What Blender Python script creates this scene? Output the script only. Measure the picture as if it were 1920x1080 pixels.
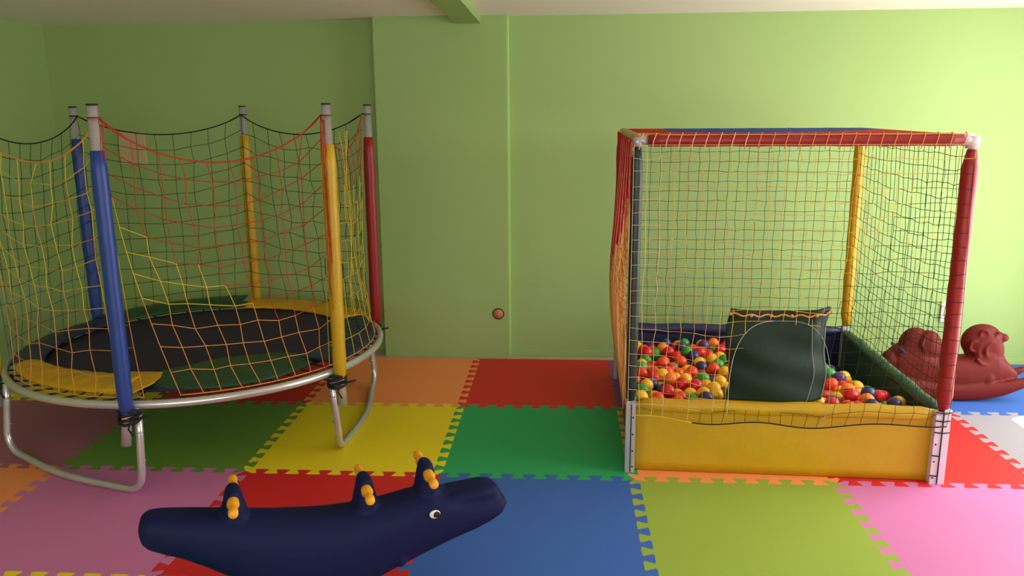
import bpy, bmesh, math, random
from mathutils import Vector, Matrix
import numpy as np

for o in list(bpy.data.objects):
    bpy.data.objects.remove(o)
S = bpy.context.scene
COL = S.collection
PI = math.pi

# ---------------------------------------------------------------- camera
CAM_F, CAM_PITCH, CAM_ROLL, CAM_YAW, CAM_H = 1535.367, 0.215, -0.007, -0.085, 1.823
cp, sp, cy, sy = math.cos(CAM_PITCH), math.sin(CAM_PITCH), math.cos(CAM_YAW), math.sin(CAM_YAW)
fwd = Vector((sy * cp, cy * cp, -sp)); rt = Vector((cy, -sy, 0)); up = rt.cross(fwd)
cr, sr = math.cos(CAM_ROLL), math.sin(CAM_ROLL)
rt2 = cr * rt + sr * up; up2 = -sr * rt + cr * up
cam = bpy.data.cameras.new('camera'); co = bpy.data.objects.new('camera', cam); COL.objects.link(co)
M = Matrix((rt2, up2, -fwd)).transposed().to_4x4(); M.translation = Vector((0, 0, CAM_H)); co.matrix_world = M
cam.sensor_width = 36; cam.lens = CAM_F / 1920 * 36; cam.clip_start = .05; cam.clip_end = 200
S.camera = co

# ---------------------------------------------------------------- light, exposure
S.view_settings.view_transform = 'Standard'; S.view_settings.look = 'None'
S.view_settings.gamma = 1; S.view_settings.use_curve_mapping = False
S.view_settings.exposure = 0.72
W = bpy.data.worlds.new('daylight'); S.world = W; W.use_nodes = True
bg = W.node_tree.nodes['Background']; bg.inputs[0].default_value = (1.0, .98, 1.0, 1); bg.inputs[1].default_value = 1.6
sun = bpy.data.lights.new('sun', 'SUN'); sun.energy = 9; sun.angle = .009; sun.color = (1, .95, .88)
so = bpy.data.objects.new('sun', sun); COL.objects.link(so)
el = math.atan2(2.36, 1.2135); hx, hy = .829, .559
so.rotation_euler = Vector((hx * math.cos(el), hy * math.cos(el), math.sin(el))).to_track_quat('Z', 'Y').to_euler()
def area(name, loc, aim, sx, sz, e, col):
    l = bpy.data.lights.new(name, 'AREA'); l.shape = 'RECTANGLE'; l.size = sx; l.size_y = sz; l.energy = e; l.color = col
    o = bpy.data.objects.new(name, l); COL.objects.link(o); o.location = loc
    o.rotation_euler = (Vector(loc) - Vector(aim)).to_track_quat('Z', 'Y').to_euler()
    return o
# daylight coming in through the wide glass door of the right wall, plus fill from an added, unseen window behind the camera
XR = 3.5
area('daylight_doors', (XR + .14, 3.95, 1.26), (XR - 1, 3.95, 1.20), 2.9, 2.2, 66, (1, .965, .93))
area('added_window_fill', (.3, -2.85, 1.62), (.3, 0, 1.4), 5.4, 1.5, 50, (1, .97, .94))

# ---------------------------------------------------------------- helpers
def lin(c):
    return tuple(((v / 255) / 12.92 if v / 255 <= .04045 else ((v / 255 + .055) / 1.055) ** 2.4) for v in c)
def mat(name, c, rough=.6, metal=0, spec=.4, noise=.0, scale=8, bump=0, bscale=60, coat=0, srgb=True, subs=0):
    m = bpy.data.materials.new(name); m.use_nodes = True
    nt = m.node_tree; b = nt.nodes['Principled BSDF']
    col = lin(c) if srgb else c
    b.inputs['Base Color'].default_value = (*col, 1); b.inputs['Roughness'].default_value = rough
    b.inputs['Metallic'].default_value = metal; b.inputs['Specular IOR Level'].default_value = spec
    if coat: b.inputs['Coat Weight'].default_value = coat
    if subs:
        b.inputs['Subsurface Weight'].default_value = subs; b.inputs['Subsurface Radius'].default_value = (.01, .01, .01)
    tc = nt.nodes.new('ShaderNodeTexCoord')
    if noise:
        n = nt.nodes.new('ShaderNodeTexNoise'); n.inputs['Scale'].default_value = scale; n.inputs['Detail'].default_value = 5
        mx = nt.nodes.new('ShaderNodeMix'); mx.data_type = 'RGBA'
        mx.inputs[6].default_value = (*[v * (1 - noise) for v in col], 1); mx.inputs[7].default_value = (*[min(1, v * (1 + noise)) for v in col], 1)
        nt.links.new(tc.outputs['Object'], n.inputs['Vector']); nt.links.new(n.outputs['Fac'], mx.inputs[0]); nt.links.new(mx.outputs[2], b.inputs['Base Color'])
    if bump:
        n2 = nt.nodes.new('ShaderNodeTexNoise'); n2.inputs['Scale'].default_value = bscale; n2.inputs['Detail'].default_value = 3
        bp = nt.nodes.new('ShaderNodeBump'); bp.inputs['Strength'].default_value = bump; bp.inputs['Distance'].default_value = .01
        nt.links.new(tc.outputs['Object'], n2.inputs['Vector']); nt.links.new(n2.outputs['Fac'], bp.inputs['Height']); nt.links.new(bp.outputs[0], b.inputs['Normal'])
    return m

class MB:
    def __init__(s): s.v = []; s.f = []; s.m = []; s.sm = []
    def add(s, vs, fs, mi=0, smooth=False):
        k = len(s.v); s.v += [tuple(v) for v in vs]
        for f in fs: s.f.append([i + k for i in f]); s.m.append(mi); s.sm.append(smooth)
    def box(s, a, b, mi=0):
        x0, y0, z0 = a; x1, y1, z1 = b
        s.add([(x0, y0, z0), (x1, y0, z0), (x1, y1, z0), (x0, y1, z0), (x0, y0, z1), (x1, y0, z1), (x1, y1, z1), (x0, y1, z1)],
              [(0, 3, 2, 1), (4, 5, 6, 7), (0, 1, 5, 4), (1, 2, 6, 5), (2, 3, 7, 6), (3, 0, 4, 7)], mi)
    def tube(s, pts, r, n=12, mi=0, closed=False, cap=True, smooth=True):
        pts = [Vector(p) for p in pts]; N = len(pts)
        rs = r if isinstance(r, (list, tuple)) else [r] * N
        T = []
        for i in range(N):
            if closed: t = pts[(i + 1) % N] - pts[i - 1]
            else: t = pts[min(i + 1, N - 1)] - pts[max(i - 1, 0)]
            if t.length < 1e-9: t = Vector((0, 0, 1))
            T.append(t.normalized())
        a = Vector((0, 0, 1)) if abs(T[0].z) < .9 else Vector((1, 0, 0))
        nrm = (a - T[0] * a.dot(T[0])).normalized(); vs = []
        for i in range(N):
            nrm = nrm - T[i] * nrm.dot(T[i])
            if nrm.length < 1e-6: nrm = T[i].orthogonal()
            nrm.normalize(); b = T[i].cross(nrm)
            for k in range(n):
                q = 2 * PI * k / n
                vs.append(pts[i] + (nrm * math.cos(q) + b * math.sin(q)) * rs[i])
        fs = []
        for i in range(N if closed else N - 1):
            j = (i + 1) % N
            for k in range(n): fs.append((i * n + k, i * n + (k + 1) % n, j * n + (k + 1) % n, j * n + k))
        if cap and not closed:
            fs.append(tuple(range(n))[::-1]); fs.append(tuple(range((N - 1) * n, N * n)))
        s.add(vs, fs, mi, smooth)
    def ball(s, c, r, mi=0, nu=16, nv=10, sc=(1, 1, 1)):
        vs = [(c[0], c[1], c[2] + r * sc[2])]
        for i in range(1, nv):
            a = PI * i / nv
            for k in range(nu):
                b = 2 * PI * k / nu
                vs.append((c[0] + r * sc[0] * math.sin(a) * math.cos(b), c[1] + r * sc[1] * math.sin(a) * math.sin(b), c[2] + r * sc[2] * math.cos(a)))
        vs.append((c[0], c[1], c[2] - r * sc[2])); fs = []
        for k in range(nu): fs.append((0, 1 + k, 1 + (k + 1) % nu))
        for i in range(nv - 2):
            for k in range(nu): fs.append((1 + i * nu + k, 1 + (i + 1) * nu + k, 1 + (i + 1) * nu + (k + 1) % nu, 1 + i * nu + (k + 1) % nu))
        L = len(vs) - 1
        for k in range(nu): fs.append((L, 1 + (nv - 2) * nu + (k + 1) % nu, 1 + (nv - 2) * nu + k))
        s.add(vs, fs, mi, True)
    def prism(s, poly, z0, z1, mi=0):
        n = len(poly)
        s.add([(x, y, z0) for x, y in poly] + [(x, y, z1) for x, y in poly],
              [tuple(range(n))[::-1], tuple(range(n, 2 * n))] + [(i, (i + 1) % n, n + (i + 1) % n, n + i) for i in range(n)], mi)
    def grid(s, F, nu, nv, mi=0, smooth=True, thick=0):
        """a sheet F(u,v) with optional real thickness along its normals"""
        P = [[Vector(F(i / nu, j / nv)) for i in range(nu + 1)] for j in range(nv + 1)]
        idx = lambda i, j: j * (nu + 1) + i
        fs = [(idx(i, j), idx(i + 1, j), idx(i + 1, j + 1), idx(i, j + 1)) for j in range(nv) for i in range(nu)]
        flat = [p for row in P for p in row]
        if not thick: s.add(flat, fs, mi, smooth); return
        back = []
        for j in range(nv + 1):
            for i in range(nu + 1):
                du = P[j][min(i + 1, nu)] - P[j][max(i - 1, 0)]; dv = P[min(j + 1, nv)][i] - P[max(j - 1, 0)][i]
                nn = du.cross(dv)
                nn = nn.normalized() if nn.length > 1e-12 else Vector((0, 0, 1))
                back.append(P[j][i] - nn * thick)
        k = len(flat); fb = [tuple(q + k for q in f[::-1]) for f in fs]
        rim = [idx(i, 0) for i in range(nu + 1)] + [idx(nu, j) for j in range(1, nv + 1)] + [idx(i, nv) for i in range(nu - 1, -1, -1)] + [idx(0, j) for j in range(nv - 1, 0, -1)]
        fr = [(rim[a], rim[a - 1], rim[a - 1] + k, rim[a] + k) for a in range(len(rim))]
        s.add(flat + back, fs + fb + fr, mi, smooth)
    def build(s, name, mats, parent=None, loc=None, bevel=0, label=None):
        me = bpy.data.meshes.new(name)
        if loc is not None: s.v = [(v[0] - loc[0], v[1] - loc[1], v[2] - loc[2]) for v in s.v]
        me.from_pydata(s.v, [], s.f); me.update()
        me.polygons.foreach_set('material_index', s.m); me.polygons.foreach_set('use_smooth', s.sm)
        for m in (mats if isinstance(mats, (list, tuple)) else [mats]): me.materials.append(m)
        bm = bmesh.new(); bm.from_mesh(me); bmesh.ops.recalc_face_normals(bm, faces=bm.faces); bm.to_mesh(me); bm.free()
        o = bpy.data.objects.new(name, me); COL.objects.link(o)
        if loc is not None: o.location = loc
        if bevel:
            b = o.modifiers.new('bevel', 'BEVEL'); b.width = bevel; b.segments = 3; b.limit_method = 'ANGLE'
        if parent:
            o.parent = parent
            o.matrix_parent_inverse = ginv(parent)
        if label: o['label'] = label
        return o
def gm(o):
    m = Matrix.Translation(o.location) @ o.rotation_euler.to_matrix().to_4x4()
    return gm(o.parent) @ o.matrix_parent_inverse @ m if o.parent else m
def ginv(o): return gm(o).inverted()
def tag(o, label, cat, group=None, kind=None):
    o['label'] = label; o['category'] = cat
    if group: o['group'] = group
    if kind: o['kind'] = kind
    return o
def thing(name, label, cat, loc, group=None):
    o = bpy.data.objects.new(name, None); COL.objects.link(o); o.location = loc; o.empty_display_size = .1
    return tag(o, label, cat, group)
def struct(mb, name, m, label=None, bevel=0):
    o = mb.build(name, m, bevel=bevel); o['kind'] = 'structure'
    if label: o['label'] = label
    return o
def fuse(name, mb, m, voxel=.008, smooth=8, parent=None):
    """merge overlapping closed shapes of mb into one continuous skin"""
    o = mb.build(name, m)
    r = o.modifiers.new('r', 'REMESH'); r.mode = 'VOXEL'; r.voxel_size = voxel; r.use_smooth_shade = True
    s = o.modifiers.new('s', 'SMOOTH'); s.factor = .5; s.iterations = smooth
    bpy.context.view_layer.update()
    me = bpy.data.meshes.new_from_object(o.evaluated_get(bpy.context.evaluated_depsgraph_get()))
    o.modifiers.clear(); o.data = me; me.name = name
    me.polygons.foreach_set('use_smooth', [True] * len(me.polygons))
    if parent: o.parent = parent; o.matrix_parent_inverse = ginv(parent)
    return o

# ---------------------------------------------------------------- materials
GREENW = (.32, .462, .168)
m_wall = mat('green_wall_paint', GREENW, .75, noise=.04, scale=1.5, bump=.08, bscale=25, srgb=False, spec=.25)
m_ceil = mat('ceiling_paint', (.92, .83, .77), .85, noise=.03, scale=2, srgb=False)
m_beige = mat('beige_floor', (190, 175, 150), .5, noise=.1, scale=5)
m_wood = mat('brown_board', (188, 128, 84), .6, noise=.2, scale=20)
m_dark = mat('dark_edge', (70, 45, 30), .8)
m_white = mat('white_plastic', (235, 232, 228), .4)
m_plate = mat('beige_plate', (205, 178, 140), .5)
m_glassf = mat('white_frame', (225, 225, 222), .4)
m_chrome = mat('galvanised_steel', (205, 203, 205), .26, metal=.6, noise=.06, scale=30)
m_zinc = mat('painted_zinc', (180, 182, 190), .42, metal=.6, noise=.1, scale=25)
m_lilac = mat('pale_metal_corner', (214, 200, 214), .4, metal=.15, noise=.05, scale=20)
m_black = mat('black_rubber', (18, 18, 20), .6)
def vinyl(n, c, r=.42, bump=.25): return mat(n, c, r, noise=.06, scale=12, bump=bump, bscale=14, spec=.45)
m_blue = vinyl('blue_vinyl', (34, 62, 140)); m_navy = vinyl('navy_vinyl', (30, 38, 72)); m_yel = vinyl('yellow_vinyl', (188, 150, 14))
m_red = vinyl('red_vinyl', (142, 20, 24)); m_dgreen = vinyl('dark_green_vinyl', (42, 78, 62), .38); m_tan = vinyl('tan_vinyl', (168, 136, 84))
m_spgreen = vinyl('green_pad_vinyl', (34, 70, 44)); m_spyel = vinyl('mustard_pad_vinyl', (206, 158, 24)); m_mat = mat('jump_mat', (40, 30, 60), .7, noise=.05, bump=.1, bscale=300)
m_orangepad = vinyl('orange_vinyl', (232, 120, 24)); m_flap = mat('flap_green', (30, 48, 38), .6, noise=.06, scale=12, bump=.35, bscale=14, spec=.2)
m_fgreen = vinyl('front_green_post', (30, 48, 46), .4)
def cord(n, c): return mat(n, c, .7, spec=.2)
c_black = cord('black_cord', (20, 30, 22)); c_red = cord('red_cord', (172, 56, 34)); c_org = cord('orange_cord', (212, 140, 72)); c_yel = cord('yellow_cord', (214, 180, 44))
c_blue = cord('blue_cord', (36, 74, 110)); c_pink = cord('pale_pink_cord', (226, 186, 140)); c_crim = cord('crimson_cord', (200, 34, 56)); c_wht = cord('grey_cord', (150, 156, 150))

# ---------------------------------------------------------------- room shell
XL, YB, ZC, YC, YRW, YLW = -4.02, -2.7, 2.461, 5.90, 5.985, 6.074
ZF = -.012
mb = MB(); mb.box((XL - .3, YB - .3, ZF - .1), (XR + .3, YLW + .3, ZF)); struct(mb, 'floor', m_beige)
mb = MB(); mb.box((XL - .3, YB - .3, ZC), (XR + .078, YLW + .3, ZC + .12)); struct(mb, 'ceiling', m_ceil)
mb = MB(); mb.box((XL - .2, YB - .1, ZF - .05), (XL, YLW + .2, ZC + .05)); struct(mb, 'wall_left', m_wall)
# recessed back wall, its projecting column and the right-hand back wall
mb = MB(); mb.box((XL - .1, YLW, ZF - .05), (-1.0, YLW + .2, ZC + .05)); struct(mb, 'wall_back_left', m_wall)
mb = MB(); mb.box((-1.0, YRW, ZF - .05), (XR + .2, YRW + .29, ZC + .05)); struct(mb, 'wall_back_right', m_wall)
mb = MB(); mb.box((-1.472, YC, ZF - .04), (-.531, YLW + .1, ZC + .04)); struct(mb, 'wall_column', m_wall)
# ceiling beam running from the column towards the viewer
mb = MB()
for a, b in (((-.88, YC), (-.60, YB)),):
    w = .172
    mb.add([(a[0], a[1] + .02, 2.405), (a[0] + w, a[1] + .02, 2.405), (b[0] + w, b[1], 2.405), (b[0], b[1], 2.405),
            (a[0], a[1] + .02, ZC + .02), (a[0] + w, a[1] + .02, ZC + .02), (b[0] + w, b[1], ZC + .02), (b[0], b[1], ZC + .02)],
           [(0, 3, 2, 1), (4, 5, 6, 7), (0, 1, 5, 4), (1, 2, 6, 5), (2, 3, 7, 6), (3, 0, 4, 7)])
struct(mb, 'ceiling_beam', m_wall)
mb = MB(); mb.box((-.531, YRW - .014, ZF), (XR, YRW + .01, .035)); struct(mb, 'baseboard_back', m_wall, bevel=.004)
m_bead = mat('lit_green_bead', (170, 206, 122), .5)  # paler green puts the light on the column's right edge into the bead's colour
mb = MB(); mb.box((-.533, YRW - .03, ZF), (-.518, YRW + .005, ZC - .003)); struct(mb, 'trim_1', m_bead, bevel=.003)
# right wall with the glass door opening
oy0, oy1, oz0, oz1 = 2.45, 5.525, 0.0, 2.38
mb = MB()
mb.box((XR, YB - .1, ZF - .05), (XR + .08, oy0, ZC + .05)); mb.box((XR, oy1, ZF - .05), (XR + .08, YRW + .1, ZC + .05)); mb.box((XR, oy0, oz1), (XR + .08, oy1, ZC + .05))
struct(mb, 'wall_right', m_wall)
dr = MB()
for a, b in (((XR + .02, oy0, ZF), (XR + .08, oy0 + .05, oz1)), ((XR + .02, oy1 - .02, ZF), (XR + .08, oy1, oz1)), ((XR + .02, oy0, oz1 - .02), (XR + .08, oy1, oz1)), ((XR + .02, 3.95, ZF), (XR + .08, 4.0, oz1))):
    dr.box(a, b)
struct(dr, 'door_1', m_glassf)
# unseen wall behind the camera, cream to bounce light, with the added fill window
mb = MB(); wx0, wx1, wz0, wz1 = -2.4, 3.0, .85, 2.38
mb.box((XL - .1, YB - .2, ZF - .05), (wx0, YB, ZC + .05)); mb.box((wx1, YB - .2, ZF - .05), (XR + .1, YB, ZC + .05))
mb.box((wx0, YB - .2, ZF - .05), (wx1, YB, wz0)); mb.box((wx0, YB - .2, wz1), (wx1, YB, ZC + .05)); struct(mb, 'wall_front', m_ceil)
mb = MB()
for a, b in (((wx0, YB - .12, wz0), (wx0 + .05, YB - .06, wz1)), ((wx1 - .05, YB - .12, wz0), (wx1, YB - .06, wz1)), ((wx0, YB - .12, wz1 - .05), (wx1, YB - .06, wz1)), ((wx0, YB - .12, wz0), (wx1, YB - .06, wz0 + .05)), ((.28, YB - .12, wz0), (.32, YB - .06, wz1))):
    mb.box(a, b)
struct(mb, 'added_window_1', m_glassf)

# round brown cover on the column, blank plate on the recessed wall, socket on the right wall
mb = MB(); mb.tube([(-.606, YC + .004, .332), (-.606, YC - .006, .332)], .036, 28)
hole = mb.build('round_pipe_cover', m_wood, loc=(-.606, YC, .332)); tag(hole, 'small round brown cover low on the green column', 'pipe cover')
mb = MB(); mb.tube([(-.606 + .04 * math.cos(a * PI / 16), YC - .003, .332 + .04 * math.sin(a * PI / 16)) for a in range(32)], .004, 6, closed=True)
mb.build('rim', m_dark, hole)
mb = MB(); mb.box((-3.52, YLW - .012, 1.428), (-3.31, YLW + .004, 1.674))
pl = mb.build('blank_wall_plate', m_plate, bevel=.004, loc=(-3.41, YLW, 1.43)); tag(pl, 'beige rectangular plate on the recessed green wall behind the trampoline net', 'wall plate')
mb = MB(); mb.box((2.595, YRW - .02, .30), (2.665, YRW + .004, .45))
sk = mb.build('wall_socket', m_white, bevel=.004, loc=(2.63, YRW, .30)); tag(sk, 'white socket plate low on the wall behind the red corner post', 'wall socket')
mb = MB(); mb.box((2.612, YRW - .024, .345), (2.648, YRW - .018, .405)); mb.build('socket_face', m_plate, sk)

# ---------------------------------------------------------------- interlocking foam mats
GX, GY, GA = -.719, 3.839, .022
gc, gs = math.cos(GA), math.sin(GA)
def G(a, b): return (GX + gc * a - gs * b, GY + gs * a + gc * b)
NT, TD = 9, .026
def edge(a, b, ph, flat=False):
    """puzzle edge from a to b in grid units; ph says which half sticks out"""
    if flat: return [a]
    L = math.hypot(b[0] - a[0], b[1] - a[1]); t = ((b[0] - a[0]) / L, (b[1] - a[1]) / L); n = (-t[1], t[0])
    pts = [a]; w = L / (2 * NT)
    def P(s, d): pts.append((a[0] + t[0] * s + n[0] * d, a[1] + t[1] * s + n[1] * d))
    for k in range(2 * NT):
        d = TD if (k + ph) % 2 == 0 else -TD
        s0 = k * w
        if k == 0: s0 += .036
        e = .010
        P(s0 - (e if k else 0), d * .82); P(s0 + .004, d)
        s1 = (k + 1) * w - (.036 if k == 2 * NT - 1 else 0)
        P(s1 - .004, d); P(s1 + (e if k < 2 * NT - 1 else 0), d * .82)
    return pts
foam = {}
def fm(n, c): foam[n] = mat(n + '_foam', c, .55, noise=.03, scale=3, bump=.12, bscale=220, spec=.22)
fm('red', (212, 44, 46)); fm('orange', (250, 152, 88)); fm('yellow', (240, 220, 40)); fm('emerald green', (44, 168, 100)); fm('leaf green', (104, 150, 58))
fm('blue', (60, 102, 180)); fm('lime green', (146, 172, 68)); fm('pink', (206, 122, 176)); fm('grey', (154, 150, 158)); fm('mauve', (176, 104, 128))
T = {(-3, 1): 'yellow', (-2, 1): 'red', (-1, 1): 'orange', (0, 1): 'red', (1, 1): 'blue', (2, 1): 'yellow', (3, 1): 'blue',
     (-3, 0): 'mauve', (-2, 0): 'leaf green', (-1, 0): 'yellow', (0, 0): 'emerald green', (1, 0): 'orange', (2, 0): 'red', (3, 0): 'grey',
     (-3, -1): 'orange', (-2, -1): 'pink', (-1, -1): 'red', (0, -1): 'blue', (1, -1): 'lime green', (2, -1): 'pink', (3, -1): 'yellow',
     (-3, -2): 'blue', (-2, -2): 'yellow', (-1, -2): 'emerald green', (0, -2): 'pink', (1, -2): 'red', (2, -2): 'orange', (3, -2): 'emerald green'}
LBL = {(-3, 1): 'dim yellow foam mat in the far corner behind the trampoline', (-2, 1): 'red foam mat under the back half of the trampoline',
       (-1, 1): 'orange foam mat against the green column, beside the trampoline leg', (0, 1): 'red foam mat against the wall left of the ball pit',
       (1, 1): 'foam mat beneath the left rear of the ball pit', (2, 1): 'yellow foam mat whose corner shows beside the red ball pit post',
       (3, 1): 'blue foam mat under the red rocking horse', (-3, 0): 'dusky mauve foam mat under the left side of the trampoline',
       (-2, 0): 'leaf green foam mat in shade under the trampoline', (-1, 0): 'yellow foam mat under the right front trampoline leg',
       (0, 0): 'emerald green foam mat left of the ball pit base', (1, 0): 'orange foam mat mostly under the yellow front panel of the ball pit',
       (2, 0): 'coral red foam mat beside the pale right corner post of the ball pit', (3, 0): 'light grey foam mat with the bright sun patch',
       (-3, -1): 'orange foam mat at the left beyond the bent trampoline leg', (-2, -1): 'pink foam mat behind the tail of the crocodile rocker',
       (-1, -1): 'red foam mat beneath the crocodile rocker body', (0, -1): 'blue foam mat under the snout of the crocodile rocker',
       (1, -1): 'lime green foam mat in front of the yellow ball pit panel', (2, -1): 'pink foam mat in front of the right ball pit corner',
       (-2, -2): 'yellow foam mat whose teeth show along the bottom left edge'}
ECUT = {}
TOP = 2
for i in range(-4, 5):
    for j in range(-6, TOP):
        if (i, j) not in T: T[(i, j)] = ['red', 'yellow', 'blue', 'pink', 'emerald green', 'orange'][(i * 3 + j * 5) % 6]
for (i, j), cn in sorted(T.items()):
    if (i, j) not in LBL and j != -2: 
        if not (i in (-4, 4) and j >= -2): continue
    if i == -4 and True: pass
    x0, x1, y0, y1 = i, i + 1, j, j + 1
    # left and right limits of the room
    if G(x1, y0)[0] > XR + .2 or G(x0, y0)[0] < XL - .35: continue
    if (i, j) == (-4, 1) or i == -4: x0 = max(x0, -3.29)
    if i == 4: continue
    yt = (i + j) % 2
    poly = []
    E1 = edge((x0, y0), (x1, y0), yt) if x1 - x0 > .9 else [(x0, y0)]
    E2 = edge((x1, y0), (x1, y1), yt) if i < 3 else [(x1, y0)]
    E3 = edge((x0, y1), (x1, y1), (i + j + 1) % 2) + [(x1, y1)]; E3 = E3[::-1][:-1] if (j < 1 and x1 - x0 > .9) else [(x1, y1)]
    E4 = edge((x0, y0), (x0, y1), (i - 1 + j) % 2) + [(x0, y1)]; E4 = E4[::-1][:-1] if (i > -4) else [(x0, y1)]
    if i == -4: E1 = [(x0, y0)]; E3 = [(x1, y1)]
    poly = [G(*q) for q in E1 + E2 + E3 + E4]
    c = G((x0 + x1) / 2, (y0 + y1) / 2)
    mb = MB(); mb.prism(poly, ZF + .0005, 0)
    o = mb.build('foam_mat', foam[cn], loc=(c[0], c[1], 0))
    tag(o, LBL.get((i, j), '%s foam mat by the left wall' % cn if i == -4 else '%s foam mat nearest the viewer, %s' % (cn, 'below the rocker tail' if i < 1 else 'towards the right wall')), 'foam mat', 'interlocking foam floor mats')

# ---------------------------------------------------------------- net builder
def net(mb, P, nu, nv, rad, colf, jit=.0, seed=1, skip=None, sides=4, slackf=None, drop=0):
    rnd = random.Random(seed)
    N = {}
    for i in range(nu + 1):
        for j in range(nv + 1):
            ju = jit * (rnd.random() - .5) / nu if 0 < i < nu else 0
            jv = jit * (rnd.random() - .5) / nv if 0 < j < nv else 0
            N[i, j] = Vector(P(i / nu + ju, j / nv + jv))
    def run(keys):
        seg = []; cur = None
        for a, b in zip(keys[:-1], keys[1:]):
            u = (a[0] + b[0]) / 2 / nu; v = (a[1] + b[1]) / 2 / nv
            if skip and skip(u, v): c = None
            else: c = colf(u, v)
            if c != cur or c is None:
                if cur is not None and len(seg) > 1: mb.tube(seg, rad, sides, cur, cap=False)
                seg = [N[a]]; cur = c
            if c is not None:
                m = (N[a] + N[b]) / 2; m.z -= drop
                if drop and abs(N[a].z - N[b].z) < .03: seg.append(m)
                seg.append(N[b])
        if cur is not None and len(seg) > 1: mb.tube(seg, rad, sides, cur, cap=False)
    for j in range(nv + 1): run([(i, j) for i in range(nu + 1)])
    for i in range(nu + 1): run([(i, j) for j in range(nv + 1)])
    for k, n in N.items():
        if skip and skip(k[0] / nu, k[1] / nv): continue
        c = colf(k[0] / nu, k[1] / nv)
        if c is not None: mb.ball(n, rad * 1.4, c, 5, 4)

# ---------------------------------------------------------------- trampoline
TCX, TCY, RZ = -2.23, 4.55, .46
def TP(ang, r, z): return Vector((TCX + r * math.cos(math.radians(ang)), TCY + r * math.sin(math.radians(ang)), z))
tr = thing('trampoline', 'round trampoline with multicoloured padded posts and sagging safety net', 'trampoline', (TCX, TCY, 0))
mb = MB(); mb.tube([TP(a, 1.03, RZ) for a in range(0, 360, 4)], .0205, 16, closed=True); mb.build('frame_ring', m_chrome, tr)
posts = {'F': (-146, m_yel), 'A': (-84.3, m_blue), 'D': (-26.5, m_yel), 'E': (34.4, m_red), 'C': (96, m_yel), 'B': (153.8, m_blue)}
PR = 1.075
def leg(a0, a1):
    # U shaped leg: down at a0, along the floor, up at a1
    P0, P1 = TP(a0, 1.03, RZ - .01), TP(a1, 1.03, RZ - .01)
    F0, F1 = TP(a0, 1.06, .019), TP(a1, 1.06, .019)
    d = (F1 - F0).normalized(); R = .11
    pts = [P0, P0.lerp(F0, .35)]
    q0 = F0 + Vector((0, 0, R)); q1 = F0 + d * R
    for t in (0, .25, .5, .75, 1):
        a = t * PI / 2; pts.append(F0 + Vector((0, 0, R)) * (1 - math.sin(a)) + d * R * (1 - math.cos(a)))
    out = (F0 + F1) / 2 - Vector((TCX, TCY, 0)); out.z = 0; out.normalize()
    pts.append(F0.lerp(F1, .34) + out * .035); pts.append(F0.lerp(F1, .5) + out * .045); pts.append(F0.lerp(F1, .66) + out * .035)
    for t in (1, .75, .5, .25, 0):
        a = t * PI / 2; pts.append(F1 + Vector((0, 0, R)) * (1 - math.sin(a)) - d * R * (1 - math.cos(a)))
    pts += [P1.lerp(F1, .35), P1]
    m = MB(); m.tube(pts, .0185, 14); o = m.build('leg', m_chrome, tr)
    for Pa, Fa in ((P0, F0), (P1, F1)):
        for t in (.28, .62):
            m = MB(); q = Pa.lerp(Fa, t); m.tube([q - Vector((0, 0, .005)), q + Vector((0, 0, .005))], .0198, 14); m.build('joint_sleeve', m_chrome, o)
leg(-143.5, -82.5); leg(-27.6, 36.5); leg(98.5, 156)
for k, (a, pm) in posts.items():
    top = TP(a, PR, 1.855); bot = TP(a + {'A': -1.0, 'D': .6}.get(k, 1.0), PR, .275)
    base = TP(a, PR, .44)
    m = MB(); m.tube([bot, base, top], .0235, 16); po = m.build('post', m_chrome, tr)
    m = MB(); m.tube([top - Vector((0, 0, .004)), top + Vector((0, 0, .004))], .0245, 16); m.build('post_cap', m_black, po)
    m = MB(); zt = 1.655 if k in 'FABDEC' else 1.6; zb = .44
    n = 14; pts = [TP(a, PR, zt - (zt - zb) * i / n) for i in range(n + 1)]
    rr = [.0355 + .0012 * math.sin(i * 2.1 + a) for i in range(n + 1)]; rr[0] = .030; rr[-1] = .029
    pts.insert(0, TP(a, PR, zt + .004)); rr.insert(0, .022); pts.append(TP(a, PR, zb - .012)); rr.append(.022)
    m.tube(pts, rr, 20); m.build('post_padding', pm, po)
    # black rubber ties where post, ring and leg meet
    m = MB()
    q = TP(a, 1.05, .41)
    for w in range(4):
        zz = .395 + .014 * w
        m.tube([q + Vector((.047 * math.cos(t * PI / 8), .047 * math.sin(t * PI / 8), zz - .41 + .012 * math.sin(t * PI / 8 + w))) for t in range(16)], .0085, 6, closed=True)
    t0 = Vector((.03, -.04, 0))
    m.tube([q + t0, q + t0 + Vector((.05, -.01, .012)), q + t0 + Vector((.085, -.005, .02))], .006, 6)
    m.tube([q + t0, q + t0 + Vector((-.012, -.012, -.045)), q + t0 + Vector((.008, -.01, -.08))], .005, 6)
    m.build('rubber_tie', m_black, po)
# jumping surface and elastic bands
mb = MB()
mb.grid(lambda u, v: TP(360 * u, .02 + .84 * v, .462 - .012 * (1 - v * v)), 72, 8, thick=.006)
mb.build('jump_mat', m_mat, tr)
sp = MB()
for k in range(54):
    a = k * 360 / 54 + 2
    sp.tube([TP(a, .85, .462), TP(a + .6, .93, .458), TP(a, 1.015, .472)], .0045, 6)
sp.build('elastic_band', m_black, tr)['kind'] = 'stuff'
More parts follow.
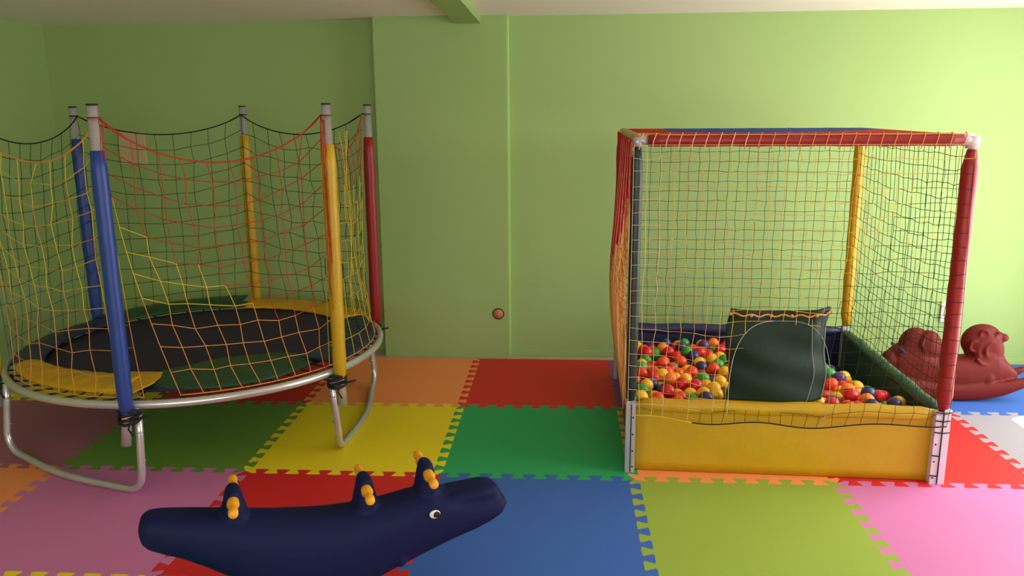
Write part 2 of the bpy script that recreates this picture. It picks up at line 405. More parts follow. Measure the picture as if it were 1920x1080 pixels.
# edge pad, one vinyl section per pair of posts
def pad(a0, a1, rin, rout, zin, zout, m, na=20, wr=.003, seed=0):
    q = MB()
    def F(u, v):
        a = a0 + (a1 - a0) * u; ri, ro = rin(u), rout(u)
        r = ri + (ro - ri) * v; z = zin(u) + (zout(u) - zin(u)) * v
        z += .014 * math.sin(PI * v) + wr * math.sin(a * .35 + seed + 3 * v) * math.sin(PI * min(1, v * 1.2)) + wr * .6 * math.sin(a * .9 + 5 * v + seed)
        return TP(a, r, z)
    q.grid(F, na * 2, 8, thick=.012); return q.build('edge_pad', m, tr)
C_ = lambda v: (lambda u: v)
pad(-146, -90, lambda u: .86 - .18 * math.sin(u * PI / 2), lambda u: .985 - .05 * u, C_(.484), C_(.482), m_spyel, seed=1)
pad(-146, -205, lambda u: .84, C_(1.0), C_(.49), C_(.50), m_navy, seed=2)
pad(155, 99, lambda u: .86, C_(1.06), C_(.488), lambda u: .505 + .02 * u, m_spgreen, seed=3)
pad(97, 38, C_(.84), C_(1.04), C_(.485), C_(.50), m_spyel, seed=4)
pad(36, -24, lambda u: .82 - .1 * u, C_(1.0), C_(.485), C_(.49), m_navy, seed=5)
pad(-22, -86, lambda u: .56 - .15 * math.sin(PI * u), lambda u: .84 + .08 * math.sin(PI * u) - .05 * u, C_(.484), C_(.474), m_spgreen, seed=6, wr=.004)
# folded mustard corner beside the near post
mb = MB(); fa = [TP(-101, .66, .499), TP(-84, .645, .499), TP(-83, .70, .497), TP(-83, .80, .495), TP(-86, .95, .492), TP(-96, .95, .492)]
cc = sum(fa, Vector()) / 6
mb.add([p for p in fa] + [cc + Vector((0, 0, .008))] + [p - Vector((0, 0, .008)) for p in fa], [(i, (i + 1) % 6, 6) for i in range(6)] + [tuple(range(12, 6, -1))] + [(i, i + 7, (i + 1) % 6 + 7, (i + 1) % 6) for i in range(6)])
mb.build('edge_pad', m_spyel, tr)

# safety net panels, one per pair of posts
def panel(a0, a1, sag, nu, nv, rad, colf, cord_m, mats, bulge=.0, shear=0, jit=.35, seed=1, rope=.0038, zbot=.487, tie=1.80):
    p0, p1 = TP(a0, 1.035, 0), TP(a1, 1.035, 0)
    da = (a1 - a0)
    cen = Vector((TCX, TCY, 0))
    def P(u, v):
        w = 1 - v
        ub = u + shear * w ** 2.0 * (1 - u * .75)
        arc = TP(a0 + da * ub, 1.0, 0); ch = p0.lerp(p1, ub)
        q = arc * (w ** .7) + ch * (1 - w ** .7)
        inn = (cen - q).normalized() * bulge * math.sin(PI * min(1, w * 1.02)) ** 1.0 * (w ** 1.2) * math.sin(PI * min(1, max(0, ub)))
        q = q + inn
        zt = tie - sag * (1 - (2 * u - 1) ** 2) ** .85
        q.z = zbot + (zt - zbot) * v
        return q
    m = MB()
    net(m, P, nu, nv, rad, colf, jit, seed)
    m.tube([P(i / 30, 1) for i in range(31)], rope, 8, cord_m)
    m.tube([P(i / 30, 0) for i in range(31)], rope * .8, 6, cord_m if cord_m == 0 else 2)
    for u in (0, 1):
        q = P(u, 1); pc = TP(a0 if u == 0 else a1, PR, tie)
        m.tube([pc + Vector((.0255 * math.cos(t * PI / 6), .0255 * math.sin(t * PI / 6), 0)) for t in range(12)], .0025, 6, cord_m, closed=True)
        m.tube([P(u, 1), pc], rope, 6, cord_m)
    return m.build('safety_net', mats, tr)
NM = [c_black, c_red, c_org, c_yel, c_blue]
def front_col(u, v):
    # red upper right, yellow lower left, orange towards the bottom edge
    d = v - (.30 + .52 * (1 - u) ** 1.3 - .1)
    if u > .62 and .28 < v < .5: return 1
    if d > 0: return 1
    return 3 if v > .36 else 2
panel(-84.3, -26.5, .215, 9, 11, .0022, front_col, 1, NM, bulge=.12, shear=.22, seed=3, jit=.24)
panel(-146, -84.3, .21, 8, 11, .0021, lambda u, v: 2 if v < .35 else (3 if (u * 7 + v * 3) % 2 < 1.5 else 2), 2, NM, bulge=.08, shear=.20, seed=5, jit=.3)
panel(153.8, 96, .125, 9, 12, .0018, lambda u, v: 0, 0, NM, bulge=.05, seed=7, jit=.15)
panel(96, 34.4, .13, 9, 12, .0018, lambda u, v: 0, 0, NM, bulge=.06, seed=9, jit=.3)
panel(-146, -206.2, .15, 10, 12, .0018, lambda u, v: 4 if v < .3 else 0, 0, NM, bulge=.04, seed=11, jit=.2)
panel(-26.5, 34.4, .20, 9, 11, .0019, lambda u, v: 1 if v > .78 else (3 if (u * 5 + v * 2) % 1 < .8 else 0), 1, NM, bulge=.10, seed=13, jit=.35)
# bunched net hanging along the near posts
for k in range(5):
    mb = MB(); mb.tube([TP(-28.5 - .4 * k + .5 * math.sin(i * .8 + k), 1.09 + .006 * k, 1.78 - i * .08) for i in range(9 + k)], .0020, 4, 1); mb.build('net_cord', NM, tr)
for k in range(4):
    mb = MB(); mb.tube([TP(-21 + 1.2 * k + 1.1 * math.sin(i * .35 + k) + i * .3, 1.06 + .01 * math.sin(i + k), 1.72 - i * .08) for i in range(13)], .0014, 4, 3); mb.build('net_cord', NM, tr)
for k in range(3):
    mb = MB(); mb.tube([TP(-82.3 + .5 * k, 1.11, 1.80 - i * .03) + Vector((.004 * math.sin(i + k), -.004, 0)) for i in range(7)], .002, 4, 1); mb.build('net_cord', NM, tr)

# ---------------------------------------------------------------- ball pit cage
FL, FR, BR, BL = Vector((.262, 3.955, 0)), Vector((1.765, 3.925, 0)), Vector((1.765, 5.44, 0)), Vector((.262, 5.44, 0))
pit = thing('ball_pit', 'square netted ball pit with red top rail and yellow front panel', 'ball pit', ((FL.x + FR.x) / 2, (FL.y + BL.y) / 2, 0))
def up_(p, z): return Vector((p.x, p.y, z))
def roll(a, b, r, n=14, w=.0015, nn=18, endr=.6):
    pts = [a.lerp(b, i / n) for i in range(n + 1)]; rr = [r + w * math.sin(i * 1.9) for i in range(n + 1)]; rr[0] *= endr; rr[-1] *= endr
    m = MB(); m.tube(pts, rr, nn); return m
ZT = 1.675
for p, pm, cm, zb in ((FL, m_fgreen, m_zinc, .385), (FR, m_red, m_lilac, .375), (BR, m_yel, m_zinc, .40), (BL, m_red, m_zinc, .40)):
    m = MB(); m.tube([up_(p, 0.0), up_(p, ZT + .01)], .016, 14); po = m.build('corner_post', m_zinc, pit)
    r = .027 if p is FL else .036
    mm = roll(up_(p, zb), up_(p, ZT - (.045 if p is FR else .02)), r, 16); mm.build('post_padding', pm, po)
    # slotted angle bracket carrying the post
    m = MB(); s = 1 if p.x < 1 else -1
    if p is FR:
        m.box((p.x - .040, p.y - .026, 0), (p.x - .007, p.y + .02, zb)); m.box((p.x - .003, p.y - .028, 0), (p.x + .030, p.y + .02, zb + .015))
    else:
        m.box((p.x - .026, p.y - .026, 0), (p.x - .001, p.y + .02, zb)); m.box((p.x + .003, p.y - .024, 0), (p.x + .024, p.y + .02, zb - .01))
    m.build('corner_bracket', cm, pit, bevel=.003)
    if p.y < 4.5:
        m = MB()
        for zz in (.035, .12, .21, .30): m.ball((p.x + (.012 if p is FL else -.028), p.y - .027, zz), .0045, 0, 8, 6)
        m.build('bolt', m_black, pit)['kind'] = 'stuff'
        m = MB(); cx0 = p.x + .001 if p is FL else p.x - .005
        m.tube([(cx0, p.y - .030, .01), (cx0, p.y - .030, zb - .01)], .0022, 5)
        if p is FR:
            for zz in (.045, .15, .27, .33, .372):
                m.tube([(p.x - .042, p.y - .028, zz + .003), (p.x - .005, p.y - .031, zz), (p.x + (.03 if zz > .25 else -.004), p.y - .03, zz + .004)], .003, 5)
        m.build('lashing_cord', m_black if p is FR else c_black, pit)
# top rails
roll(up_(FL, ZT) + Vector((.05, -.005, 0)), up_(FR, ZT) - Vector((.045, .0, 0)), .029, 22, endr=.93).build('top_rail', m_red, pit)
roll(up_(FL, ZT + .005) + Vector((0, .01, 0)), up_(BL, ZT), .026, 16).build('top_rail', m_tan, pit, label='tan padded top rail')
roll(up_(FR, ZT - .01), up_(BR, ZT - .01), .022, 16).build('top_rail', m_red, pit)
roll(up_(BL, ZT - .005), up_(BR, ZT - .005), .024, 20).build('top_rail', m_blue, pit, label='blue padded top rail')
m = MB(); m.tube([up_(FR, ZT - .04), up_(FR, ZT + .016)], .03, 16); m.tube([up_(FR, ZT) - Vector((.05, 0, 0)), up_(FR, ZT)], .026, 14); m.build('corner_joint', m_lilac, pit)
m = MB(); m.tube([up_(FL, ZT - .03), up_(FL, ZT + .016)], .024, 16); m.tube([up_(FL, ZT), up_(FL, ZT) + Vector((.05, 0, 0))], .022, 14); m.build('corner_joint', m_zinc, pit)
# side walls: a vinyl panel and a fat roll along its upper edge
def side(a, b, z, m_panel, m_roll, off, r=.034, inset=.03):
    d = (b - a).normalized(); n = Vector((-d.y, d.x, 0)) * off
    q = MB()
    A, B = a + d * inset, b - d * inset
    def F(u, v):
        w = A.lerp(B, u); w.z = .004 + (z - .03) * v
        return w + n * (1 + .0 * u) + n.normalized() * (.004 * math.sin(u * 9 + 2 * v) * math.sin(PI * v))
    q.grid(F, 24, 8, thick=.02); po = q.build('side_panel', m_panel, pit)
    q = MB(); pts = [A.lerp(B, i / 20) + n * 1.2 + Vector((0, 0, z - r + .003 * math.sin(i * 1.3))) for i in range(21)]
    rr = [r + .002 * math.sin(i * 1.7) for i in range(21)]; rr[0] *= .45; rr[-1] *= .45; rr[1] *= .9; rr[-2] *= .9
    q.tube(pts, rr, 20); q.build('padded_rim', m_roll, po)
side(FL, FR, .392, m_yel, m_yel, .012, r=.036, inset=.024)
side(BL, FL, .392, m_red, m_dgreen, .008)
side(FR, BR, .392, m_dgreen, m_dgreen, .006)
side(BL, BR, .40, m_navy, m_navy, -.006)
m = MB(); m.box((FL.x + .035, FL.y + .05, .002), (FR.x - .035, BL.y - .04, .13)); m.build('floor_cushion', m_navy, pit, bevel=.01)

# nets of the cage
CM = [c_black, c_blue, c_yel, c_org, c_red, c_pink, c_crim]
def lerpP(a, b, u): return a.lerp(b, u)
def arch(x, z):
    """True inside the entrance hole in the front net"""
    if z < .36: return False
    cx, zc = .975, .39
    dx = (x - cx) / (.245 if x < cx else .235); dz = (z - zc) / .435
    return (abs(dx) ** 3 + max(0, dz) ** 3) < 1
def Pf(u, v):
    a = lerpP(FL, FR, -.012 + 1.012 * u); zt, zb = ZT - .02, .345
    zb = .325 - .03 * math.sin(PI * u) ** .6 + .012 * math.sin(u * 17)
    z = zb + (zt - zb) * v
    s = math.sin(PI * v)
    a = Vector((a.x, a.y - .038 - .022 * math.sin(PI * u) * s, z))
    w = 1 - v
    a.x += (-.075 * w ** 1.5 * math.sin(PI * u) ** .7 + (.03 * math.sin(u * PI * 2) * w)) + .10 * s * max(0, u - .6) * w
    a.z -= .05 * s * max(0, u - .5)
    if z < .44: a.y = min(a.y, lerpP(FL, FR, u).y - .053)
    return a
def fcol(u, v):
    z = .33 + 1.33 * v
    if v > .985: return 5
    if u + .5 * (1 - v) > .92 and v < .93: return 0
    if v < .045 and u > .24: return 0
    if v < .09 and u > .30: return 0
    if u < .10: return 5
    if z < .80: return 5 if (u * 31) % 3 < 1.2 else 3
    return 2 if (u * 13 + v * 7) % 3 < 2 else 3
m = MB()
def fskip(u, v):
    q = Pf(u, v); return arch(q.x, q.z)
net(m, Pf, 24, 21, .0012, fcol, .2, 21, skip=fskip)
m.tube([Pf(i / 40, 0) for i in range(9, 41)], .0034, 6, 0); m.tube([Pf(i / 40, 0) for i in range(0, 10)], .0022, 6, 2)
# loops over the red rail and the cord along its top
for k in range(25):
    u = (k + .3) / 25; a = lerpP(FL, FR, u); cz = ZT
    m.tube([Vector((a.x - .012, a.y - .034, cz - .04)), Vector((a.x - .006, a.y - .037, cz)), Vector((a.x + .003, a.y - .028, cz + .022)), Vector((a.x + .01, a.y - .005, cz + .034)), Vector((a.x + .014, a.y + .02, cz + .030))], .0022, 5, 5 if u < .35 else 3)
m.tube([lerpP(FL, FR, u / 30) + Vector((0, -.022 + .003 * math.sin(u), ZT + .026)) for u in range(2, 30)], .0024, 5, 3)
# cord bordering the entrance hole
bp = []
for k in range(33):
    t = PI * k / 32; c, s_ = math.cos(t), math.sin(t); e = 2 / 3
    x = .975 - (abs(c) ** e) * math.copysign(1, c) * (.245 if c > 0 else .235); z = .39 + .435 * abs(s_) ** e
    y = FL.y + (FR.y - FL.y) * (x - FL.x) / 1.5 - .05
    bp.append(Vector((x, y - .004, z)))
bp = [bp[0] + Vector((-.005, -.012, -.05))] + bp + [bp[-1] + Vector((-.02, -.012, -.05)), bp[-1] + Vector((-.06, -.014, -.085))]
m.tube(bp[:17], .0015, 6, 7); m.tube(bp[16:], .0013, 6, 8)
m.build('safety_net', CM + [cord('white_net_cord', (190, 190, 176)), c_wht], pit)
# left, right, back and roof nets
def Pl(u, v):
    a = lerpP(FL, BL, u); z = .36 + (ZT - .36) * v
    return Vector((a.x - .029 - .052 * max(0, math.sin(PI * (1 - v) ** 1.5)) * max(0, math.sin(PI * u)) ** .6, a.y, z - .12 * 0))
m = MB(); net(m, Pl, 42, 30, .0025, lambda u, v: 6 if v > .74 - 1.0 * min(u, .52) + (.08 if int(u * 42) % 2 else 0) else 3, .6, 31)
for k in range(22):
    hang = [Pl(min(1, .03 * k + .02 * math.sin(i)), 1 - i / 14) + Vector((-.0006 * i, 0, -.035 * (i / 14) ** 3)) for i in range(15)]
    sp_ = 3 + k // 3
    m.tube(hang[:sp_ + 1], .0026, 4, 6 if k % 4 else 5); m.tube(hang[sp_:], .0026, 4, 3 if k % 5 else 5)
m.build('safety_net', CM, pit)
def Pr(u, v):
    a = lerpP(FR, BR, u); zt = ZT - .01; zb = .37; z = zb + (zt - zb) * v
    z -= .10 * math.sin(PI * u) ** .8 * math.sin(PI * v) * .6
    return Vector((a.x - .012 + .02 * math.sin(PI * u) * math.sin(PI * v), a.y, z))
m = MB(); net(m, Pr, 24, 20, .0016, lambda u, v: 2 if (v > .42 and v < .8 and (int(u * 24) * 3 + int(v * 20)) % 7 == 0) else 0, .22, 41); m.build('safety_net', CM, pit)
def Pb(u, v):
    a = lerpP(BL, BR, u); return Vector((a.x, a.y + .03 * math.sin(PI * u) * math.sin(PI * v), .39 + (ZT - .39) * v))
m = MB(); net(m, Pb, 24, 20, .0014, lambda u, v: (0 if (int(u * 24) // 2 * 5 + int(v * 20) * 3) % 4 < 2 else 1), .15, 51); m.build('safety_net', CM, pit)
def Pt(u, v):
    a = lerpP(lerpP(FL, FR, u), lerpP(BL, BR, u), v); return Vector((a.x, a.y, ZT + .016 - .012 * math.sin(PI * u) * math.sin(PI * v)))
m = MB(); net(m, Pt, 24, 46, .0030, lambda u, v: 3 if v < .42 - .30 * u else (4 if v < .74 - .15 * math.sin(PI * u) else (1 if u > .15 else 4)), .15, 61)
m.build('safety_net', [c_black, m_blue, c_yel, c_org, c_red, c_pink, c_crim], pit, label='orange, red and blue roof net')

# dark green vinyl entrance flap behind the hole of the front net
def Pflap(u, v):
    x = .735 + .485 * u + .012 * v * (u - .5); z = .385 + .475 * v - .012 * math.sin(PI * u) * (v > .9)
    y = 3.985 - .055 * math.sin(PI * min(1, max(0, (u - .0) / .86))) ** .8 * math.sin(PI * min(1, v * 1.05 + .12)) ** .7
    y += .010 * math.sin(9 * u + 4 * v) * v + .007 * math.sin(17 * v + 6 * u)
    if u > .86: y += .05 * (u - .86) / .14
    x += .012 * math.sin(7 * v)
    return Vector((x, y, z))
m = MB(); m.grid(Pflap, 40, 34, thick=.014); fl = m.build('entrance_flap', m_flap, pit)
m = MB(); m.tube([Pflap(u / 30, .955) + Vector((0, -.014, .006 * math.sin(u * 1.3))) for u in range(31)], .0042, 6, 0)
for k in (0, 6, 12, 18, 25, 30):
    m.ball(Pflap(k / 30, .955) + Vector((0, -.016, 0)), .0085, 0, 8, 6)
m.build('flap_cord', c_org, fl)
m = MB(); m.tube([Pflap(.80 + .05 * math.sin(v / 6), v / 20) + Vector((0, -.008, 0)) for v in range(0, 19)], .0014, 5); m.build('seam', c_wht, fl)
m = MB(); m.tube([Pflap(.99, v / 20) + Vector((0, -.004, 0)) for v in range(0, 18)], .0018, 5); m.build('seam', c_wht, fl)

# ---------------------------------------------------------------- balls
BRAD = .038
rnd = random.Random(77)
bx0, bx1, by0, by1 = FL.x + .06, FR.x - .06, FL.y + .075, BL.y - .06
def heap(x, y):
    t = (y - by0) / (by1 - by0); u = (x - bx0) / (bx1 - bx0)
    h = .365 - .07 * t
    if u > .5: h -= .26 * max(0, t - .5)
    h -= .16 * max(0, u - .86) / .14 * (.35 + t)
    return h + .02 * math.sin(x * 6 + 1) * math.sin(y * 7)
cell = 2 * BRAD; gridc = {}
balls = []
def near(x, y):
    i, j = int(x / cell), int(y / cell)
    for a in (-1, 0, 1):
        for b in (-1, 0, 1): yield from gridc.get((i + a, j + b), ())
def restz(x, y):
    z = .13 + BRAD
    for (a, b, c) in near(x, y):
        d2 = (x - a) ** 2 + (y - b) ** 2
        if d2 < 4 * BRAD * BRAD: z = max(z, c + math.sqrt(4 * BRAD * BRAD - d2))
    return z
for it in range(5200):
    x = bx0 + BRAD * 0 + rnd.random() * (bx1 - bx0); y = by0 + rnd.random() * (by1 - by0)
    z = restz(x, y)
    for s_ in range(22):   # roll downhill until it settles
        a = rnd.random() * 2 * PI; st = .022 * (1 - s_ / 26)
        x2 = min(bx1, max(bx0, x + st * math.cos(a))); y2 = min(by1, max(by0, y + st * math.sin(a))); z2 = restz(x2, y2)
        if z2 < z: x, y, z = x2, y2, z2
    if z + BRAD * .2 > heap(x, y): continue
    if .70 < x < 1.25 and y < 4.06 and z > .30: continue
    gridc.setdefault((int(x / cell), int(y / cell)), []).append((x, y, z)); balls.append((x, y, z))
# which balls show from the front
camp = Vector((0, 0, CAM_H))
arr = np.array(balls)
def visible(b):
    o = np.array(camp); cnt = 0
    P = np.array(b)
    d0 = P - o; L = np.linalg.norm(d0); d0 /= L
    r_ = np.cross(d0, [0, 0, 1]); r_ /= np.linalg.norm(r_); u_ = np.cross(r_, d0)
    for dx, dy in ((0, 0), (.6, 0), (-.6, 0), (0, .7), (0, -.5), (.45, .5), (-.45, .5)):
        t = P + (r_ * dx + u_ * dy) * BRAD; d = t - o; LL = np.linalg.norm(d); d = d / LL
        q = arr - o; s_ = q @ d; dist = np.linalg.norm(q - s_[:, None] * d, axis=1)
        hit = (dist < BRAD * .98) & (s_ < (P - o) @ d - .005)
        if hit.any(): continue
        # the yellow front rim and the flap hide what is behind them
        k = (3.94 - o[1]) / d[1]; zz = o[2] + d[2] * k; xx = o[0] + d[0] * k
        if zz < .385: continue
        k = (3.985 - o[1]) / d[1]; zz = o[2] + d[2] * k; xx = o[0] + d[0] * k
        if .74 < xx < 1.22 and zz < .855: continue
        cnt += 1
    return cnt
score = [(visible(b), i) for i, b in enumerate(balls)]
vis = [i for s_, i in sorted(score, key=lambda q: -q[0]) if s_ > 0][:300]
BC = {'yellow': (240, 190, 30), 'orange red': (232, 72, 32), 'red': (206, 28, 36), 'green': (60, 160, 64), 'purple': (84, 56, 112), 'navy blue': (42, 46, 100), 'orange': (244, 130, 32)}
bm_ = {k: mat(k.replace(' ', '_') + '_ball_plastic', c, .32, spec=.5, noise=.03, scale=10, subs=.15) for k, c in BC.items()}
def icos(sub=3):
    b = bmesh.new(); bmesh.ops.create_icosphere(b, subdivisions=sub, radius=BRAD)
    return b
meshes = {}
for k in BC:
    b = icos(3); me = bpy.data.meshes.new('pit_ball'); b.to_mesh(me); b.free()
    me.polygons.foreach_set('use_smooth', [True] * len(me.polygons)); me.materials.append(bm_[k]); meshes[k] = me
names = ['yellow'] * 26 + ['orange red'] * 16 + ['red'] * 14 + ['green'] * 18 + ['purple'] * 9 + ['navy blue'] * 11 + ['orange'] * 6
lay = {}
for i in vis:
    x, y, z = balls[i]
    lay.setdefault((('left' if x < .98 else 'right'), 'front' if y < 4.35 else ('middle' if y < 4.8 else 'back')), []).append(i)
cls = {}
for key, lst in lay.items():
    for i in lst: cls.setdefault(key + (rnd.choice(names),), []).append(i)
ORD = ['leftmost', 'second', 'third', 'fourth', 'fifth', 'sixth', 'seventh', 'eighth', 'ninth', 'tenth', 'eleventh', 'twelfth', 'thirteenth', 'fourteenth', 'fifteenth', 'sixteenth', 'seventeenth', 'eighteenth', 'nineteenth', 'twentieth']
WH = {('left', 'front'): 'left of the green flap near yellow rim', ('left', 'middle'): 'left of the green flap midway back', ('left', 'back'): 'left of the green flap near navy rear wall',
      ('right', 'front'): 'right of the green flap near yellow rim', ('right', 'middle'): 'right of the green flap midway back', ('right', 'back'): 'right of the green flap near rear corner'}
for (sd, rw, cn), lst in cls.items():
    lst.sort(key=lambda i: balls[i][0] / balls[i][1])
    for n, i in enumerate(lst):
        o = bpy.data.objects.new('pit_ball', meshes[cn]); COL.objects.link(o); o.location = balls[i]
        if len(lst) == 1: lb = 'only %s ball %s' % (cn, WH[sd, rw])
        elif n == len(lst) - 1: lb = 'rightmost %s ball %s' % (cn, WH[sd, rw])
        elif n == 0: lb = 'leftmost %s ball %s' % (cn, WH[sd, rw])
        else: lb = '%s %s ball from left, %s' % (ORD[min(n, 19)], cn, WH[sd, rw])
        tag(o, lb, 'ball', 'plastic balls in the ball pit')
vs_ = set(vis)
rest = MB(); rmat = list(BC)
for i, b in enumerate(balls):
    if i not in vs_: rest.ball(b, BRAD, rmat.index(rnd.choice(names)), 12, 8)
o = rest.build('pit_balls', [bm_[k] for k in rmat]); tag(o, 'deeper mass of coloured plastic balls filling the pit below the top layer', 'balls', 'plastic balls in the ball pit', 'stuff')

# ---------------------------------------------------------------- crocodile rocker
AX = Vector((.916, .401, 0)).normalized(); AYv = Vector((-AX.y, AX.x, 0)); K0 = Vector((-.95, 2.72, 0))
def K(s, t, z): return K0 + AX * s + AYv * t + Vector((0, 0, z))
m_croc = mat('navy_plastic', (20, 26, 66), .6, noise=.05, scale=6, bump=.06, bscale=120, spec=.12)
m_hand = mat('yellow_handle_plastic', (238, 166, 30), .4)
croc = thing('crocodile_rocker', 'navy blue crocodile seesaw rocker with yellow handle bars', 'rocking toy', (K0.x, K0.y, 0))
def loft(mb, secs, n=28, e=2.4):
    """secs: (s, zlo, zhi, halfwidth)"""
    vs = []
    for s, zl, zh, w in secs:
        for k in range(n):
            a = 2 * PI * k / n; c, q = math.cos(a), math.sin(a)
            vs.append(K(s, w * math.copysign(abs(c) ** (2 / e), c), (zl + zh) / 2 + (zh - zl) / 2 * math.copysign(abs(q) ** (2 / e), q)))
    N = len(secs); fs = [(i * n + k, i * n + (k + 1) % n, (i + 1) * n + (k + 1) % n, (i + 1) * n + k) for i in range(N - 1) for k in range(n)]
    fs += [tuple(range(n))[::-1], tuple(range((N - 1) * n, N * n))]
    mb.add(vs, fs, 0, True)
cb = MB()
loft(cb, [(-.615, .395, .425, .03), (-.606, .36, .452, .055), (-.585, .338, .468, .070), (-.54, .315, .468, .078), (-.48, .288, .458, .086), (-.40, .238, .444, .094), (-.32, .182, .430, .102), (-.24, .115, .414, .110),
          (-.15, .05, .40, .116), (-.06, .010, .388, .120), (.02, .004, .380, .120), (.10, .035, .377, .119), (.18, .075, .378, .116), (.26, .105, .386, .113), (.34, .135, .398, .111), (.41, .16, .402, .109), (.47, .182, .388, .105), (.52, .198, .368, .101),
          (.58, .215, .358, .097), (.64, .238, .353, .092), (.685, .262, .345, .080), (.71, .29, .330, .052)])
# raised upper snout with nostril lump
loft(cb, [(.465, .33, .366, .06), (.485, .33, .384, .076), (.55, .33, .388, .074), (.62, .32, .394, .072), (.665, .31, .388, .064), (.692, .30, .362, .042)], e=2.8)
# three towers carrying the handle bars
def tower(s, zb, zt, w0, w1):
    n = 24; vs = []
    for t, k_ in ((0, 1.2), (.12, 1.0), (.5, .77), (.8, .58), (.93, .50), (1, .32)):
        z = zb + (zt - zb) * t; hw = w0 * k_
        for k in range(n):
            a = 2 * PI * k / n; c, q = math.cos(a), math.sin(a)
            vs.append(K(s + hw * math.copysign(abs(c) ** .85, c), w1 * (1 - .25 * t) * math.copysign(abs(q) ** .7, q), z))
    cb.add(vs, [(i * n + k, i * n + (k + 1) % n, (i + 1) * n + (k + 1) % n, (i + 1) * n + k) for i in range(5) for k in range(n)] + [tuple(range(n))[::-1], tuple(range(5 * n, 6 * n))], 0, True)
TW = [(-.30, .39, .518, .052, .066), (.165, .34, .488, .054, .066), (.400, .36, .512, .052, .062)]
for t in TW: tower(*t)
# small feet in relief
for s in (-.16, .19, .275):
    for sd in (-1, 1):
        cb.ball(K(s, sd * .088, .145 + .10 * max(0, s)), .026, 0, 14, 10, (1, .9, 1.3))
body = fuse('body', cb, m_croc, .0065, 6, croc)
for s, zb, zt, w0, w1 in TW:
    zc = zt - .034; L = .155
    prof = [(-L, .0115), (-L + .008, .0165), (-L + .03, .0175), (-L + .045, .013), (-L + .06, .0155), (-.075, .022), (-.055, .020), (0, .016), (.055, .020), (.075, .022), (L - .06, .0155), (L - .045, .013), (L - .03, .0175), (L - .008, .0165), (L, .0115)]
    h = MB(); h.tube([K(s, t, zc) for t, r in prof], [r for t, r in prof], 18); h.build('handle_bar', m_hand, croc)
for sd in (-1, 1):
    e = MB(); e.ball((0, 0, 0), .021, 0, 16, 12, (1, .35, .8)); eo = e.build('eye', m_white, croc)
    def put(o, s, t, z):
        for v in o.data.vertices:
            v.co = K(s, t, z) + AX * v.co.x + AYv * v.co.y * sd + Vector((0, 0, v.co.z))
    put(eo, .407, sd * .1105, .342)
    e = MB(); e.ball((0, 0, 0), .014, 0, 16, 12, (1, .35, .9)); eb = e.build('pupil', m_black, eo); put(eb, .412, sd * .115, .342)

# ---------------------------------------------------------------- red rocking horse
m_horse = mat('dull_red_plastic', (94, 25, 20), .5, noise=.06, scale=6, bump=.05, bscale=80, spec=.12)
horse = thing('rocking_horse', 'dull red plastic rocking horse beside the wall behind the ball pit', 'rocking toy', (2.40, 5.22, 0))
HY = 5.22
hb = MB()
def hloft(secs, n=26, e=2.6, y=HY):
    vs = []
    for x, zl, zh, w in secs:
        for k in range(n):
            a = 2 * PI * k / n; c, q = math.cos(a), math.sin(a)
            vs.append((x, y + w * math.copysign(abs(c) ** (2 / e), c), (zl + zh) / 2 + (zh - zl) / 2 * math.copysign(abs(q) ** (2 / e), q)))
    N = len(secs)
    hb.add(vs, [(i * n + k, i * n + (k + 1) % n, (i + 1) * n + (k + 1) % n, (i + 1) * n + k) for i in range(N - 1) for k in range(n)] + [tuple(range(n))[::-1], tuple(range((N - 1) * n, N * n))], 0, True)
# the two curved runners
for sd in (-1, 1):
    hloft([(1.92, .17, .185, .015), (1.96, .135, .175, .024), (2.05, .08, .15, .03), (2.18, .03, .12, .032), (2.30, .006, .11, .032), (2.42, .001, .11, .032), (2.54, .012, .12, .032), (2.66, .04, .135, .032), (2.76, .085, .155, .028), (2.84, .135, .178, .022), (2.875, .165, .182, .012)], y=HY + sd * .085)
# trunk
hloft([(1.97, .12, .30, .05), (2.02, .09, .34, .08), (2.15, .06, .36, .10), (2.25, .05, .29, .105), (2.33, .05, .27, .105), (2.44, .05, .275, .105), (2.52, .06, .29, .10), (2.62, .08, .30, .09), (2.70, .10, .24, .07), (2.76, .12, .18, .04)])
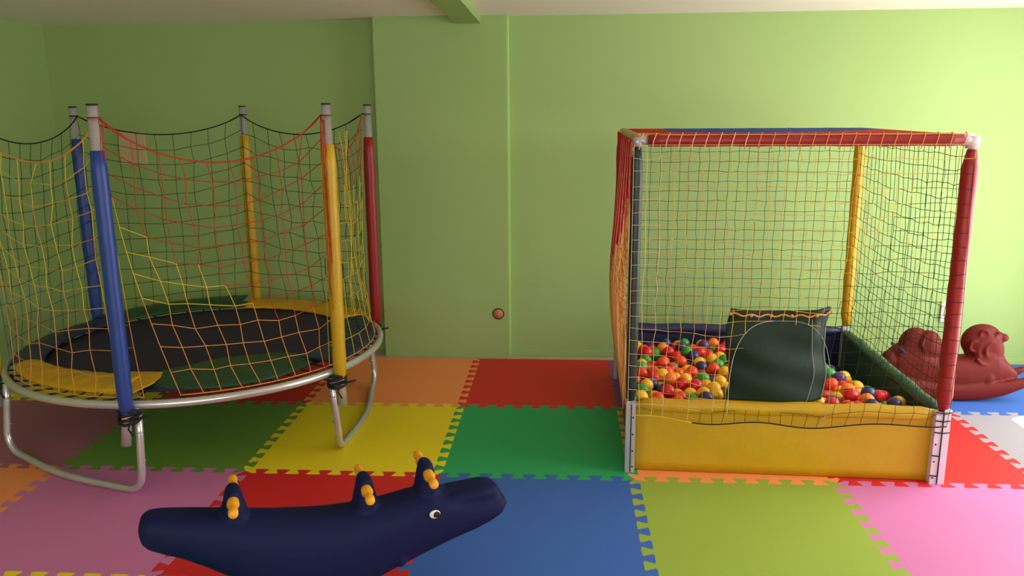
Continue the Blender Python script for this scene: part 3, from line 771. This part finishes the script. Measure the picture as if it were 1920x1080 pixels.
# rump and its raised tail lobe
hb.ball((1.975, HY - .02, .245), .06, 0, 18, 12, (.9, .9, 1))
hb.ball((2.13, HY, .335), .11, 0, 22, 14, (.93, .62, 1.08)); hb.ball((2.20, HY - .03, .34), .09, 0, 22, 14, (.9, .75, 1.15))
# neck, head and muzzle bent forward
hb.ball((2.535, HY, .368), .118, 0, 24, 16, (1.08, .58, .96)); hb.ball((2.60, HY, .30), .085, 0, 20, 12, (.9, .72, 1.3)); hb.ball((2.56, HY, .25), .11, 0, 20, 12, (1, .72, .9))
hb.ball((2.655, HY, .395), .036, 0, 16, 10, (1.1, 1.2, .75)); hb.ball((2.635, HY, .235), .062, 0, 18, 12, (.95, .9, 1.1)); hb.ball((2.64, HY, .30), .042, 0, 16, 10, (.8, .9, 1))
# curls of the mane and cheek in relief
def curl(cx, cz, r, a0, a1, y, t, n=9):
    for sd in (-1, 1):
        hb.tube([(cx + r * math.cos(math.radians(a0 + (a1 - a0) * i / n)), HY + sd * y, cz + r * 1.15 * math.sin(math.radians(a0 + (a1 - a0) * i / n))) for i in range(n + 1)], [t * (.5 + .5 * math.sin(PI * i / n)) for i in range(n + 1)], 8)
curl(2.585, .325, .050, 90, 290, .066, .011); curl(2.58, .32, .085, 100, 285, .060, .011); curl(2.60, .31, .118, 105, 205, .052, .011)
curl(2.52, .425, .026, -40, 230, .058, .009); curl(2.47, .35, .03, 60, 280, .060, .009); curl(2.615, .415, .022, 0, 250, .052, .008)
for sd in (-1, 1):
    hb.tube([(2.61, HY + sd * .062, .25), (2.56, HY + sd * .082, .225), (2.51, HY + sd * .088, .245), (2.475, HY + sd * .085, .28)], .010, 8)
    hb.tube([(2.16, HY + sd * .070, .42), (2.14, HY + sd * .080, .36), (2.17, HY + sd * .084, .30)], .011, 8)
    hb.ball((2.565, HY + sd * .088, .145), .032, 0, 14, 10, (1, .5, 1.3))
hbody = fuse('body', hb, m_horse, .0065, 4, horse)
m = MB()
for sd in (-1, 1): m.ball((2.628, HY + sd * .046, .325), .010, 0, 10, 8, (1, .6, 1.2))
m.build('eye', mat('dark_eye', (50, 16, 18), .3), horse)
m = MB(); m.tube([(2.03, HY - .10, .315), (2.03, HY + .10, .315)], .012, 12); m.build('handle_bar', m_navy, horse)
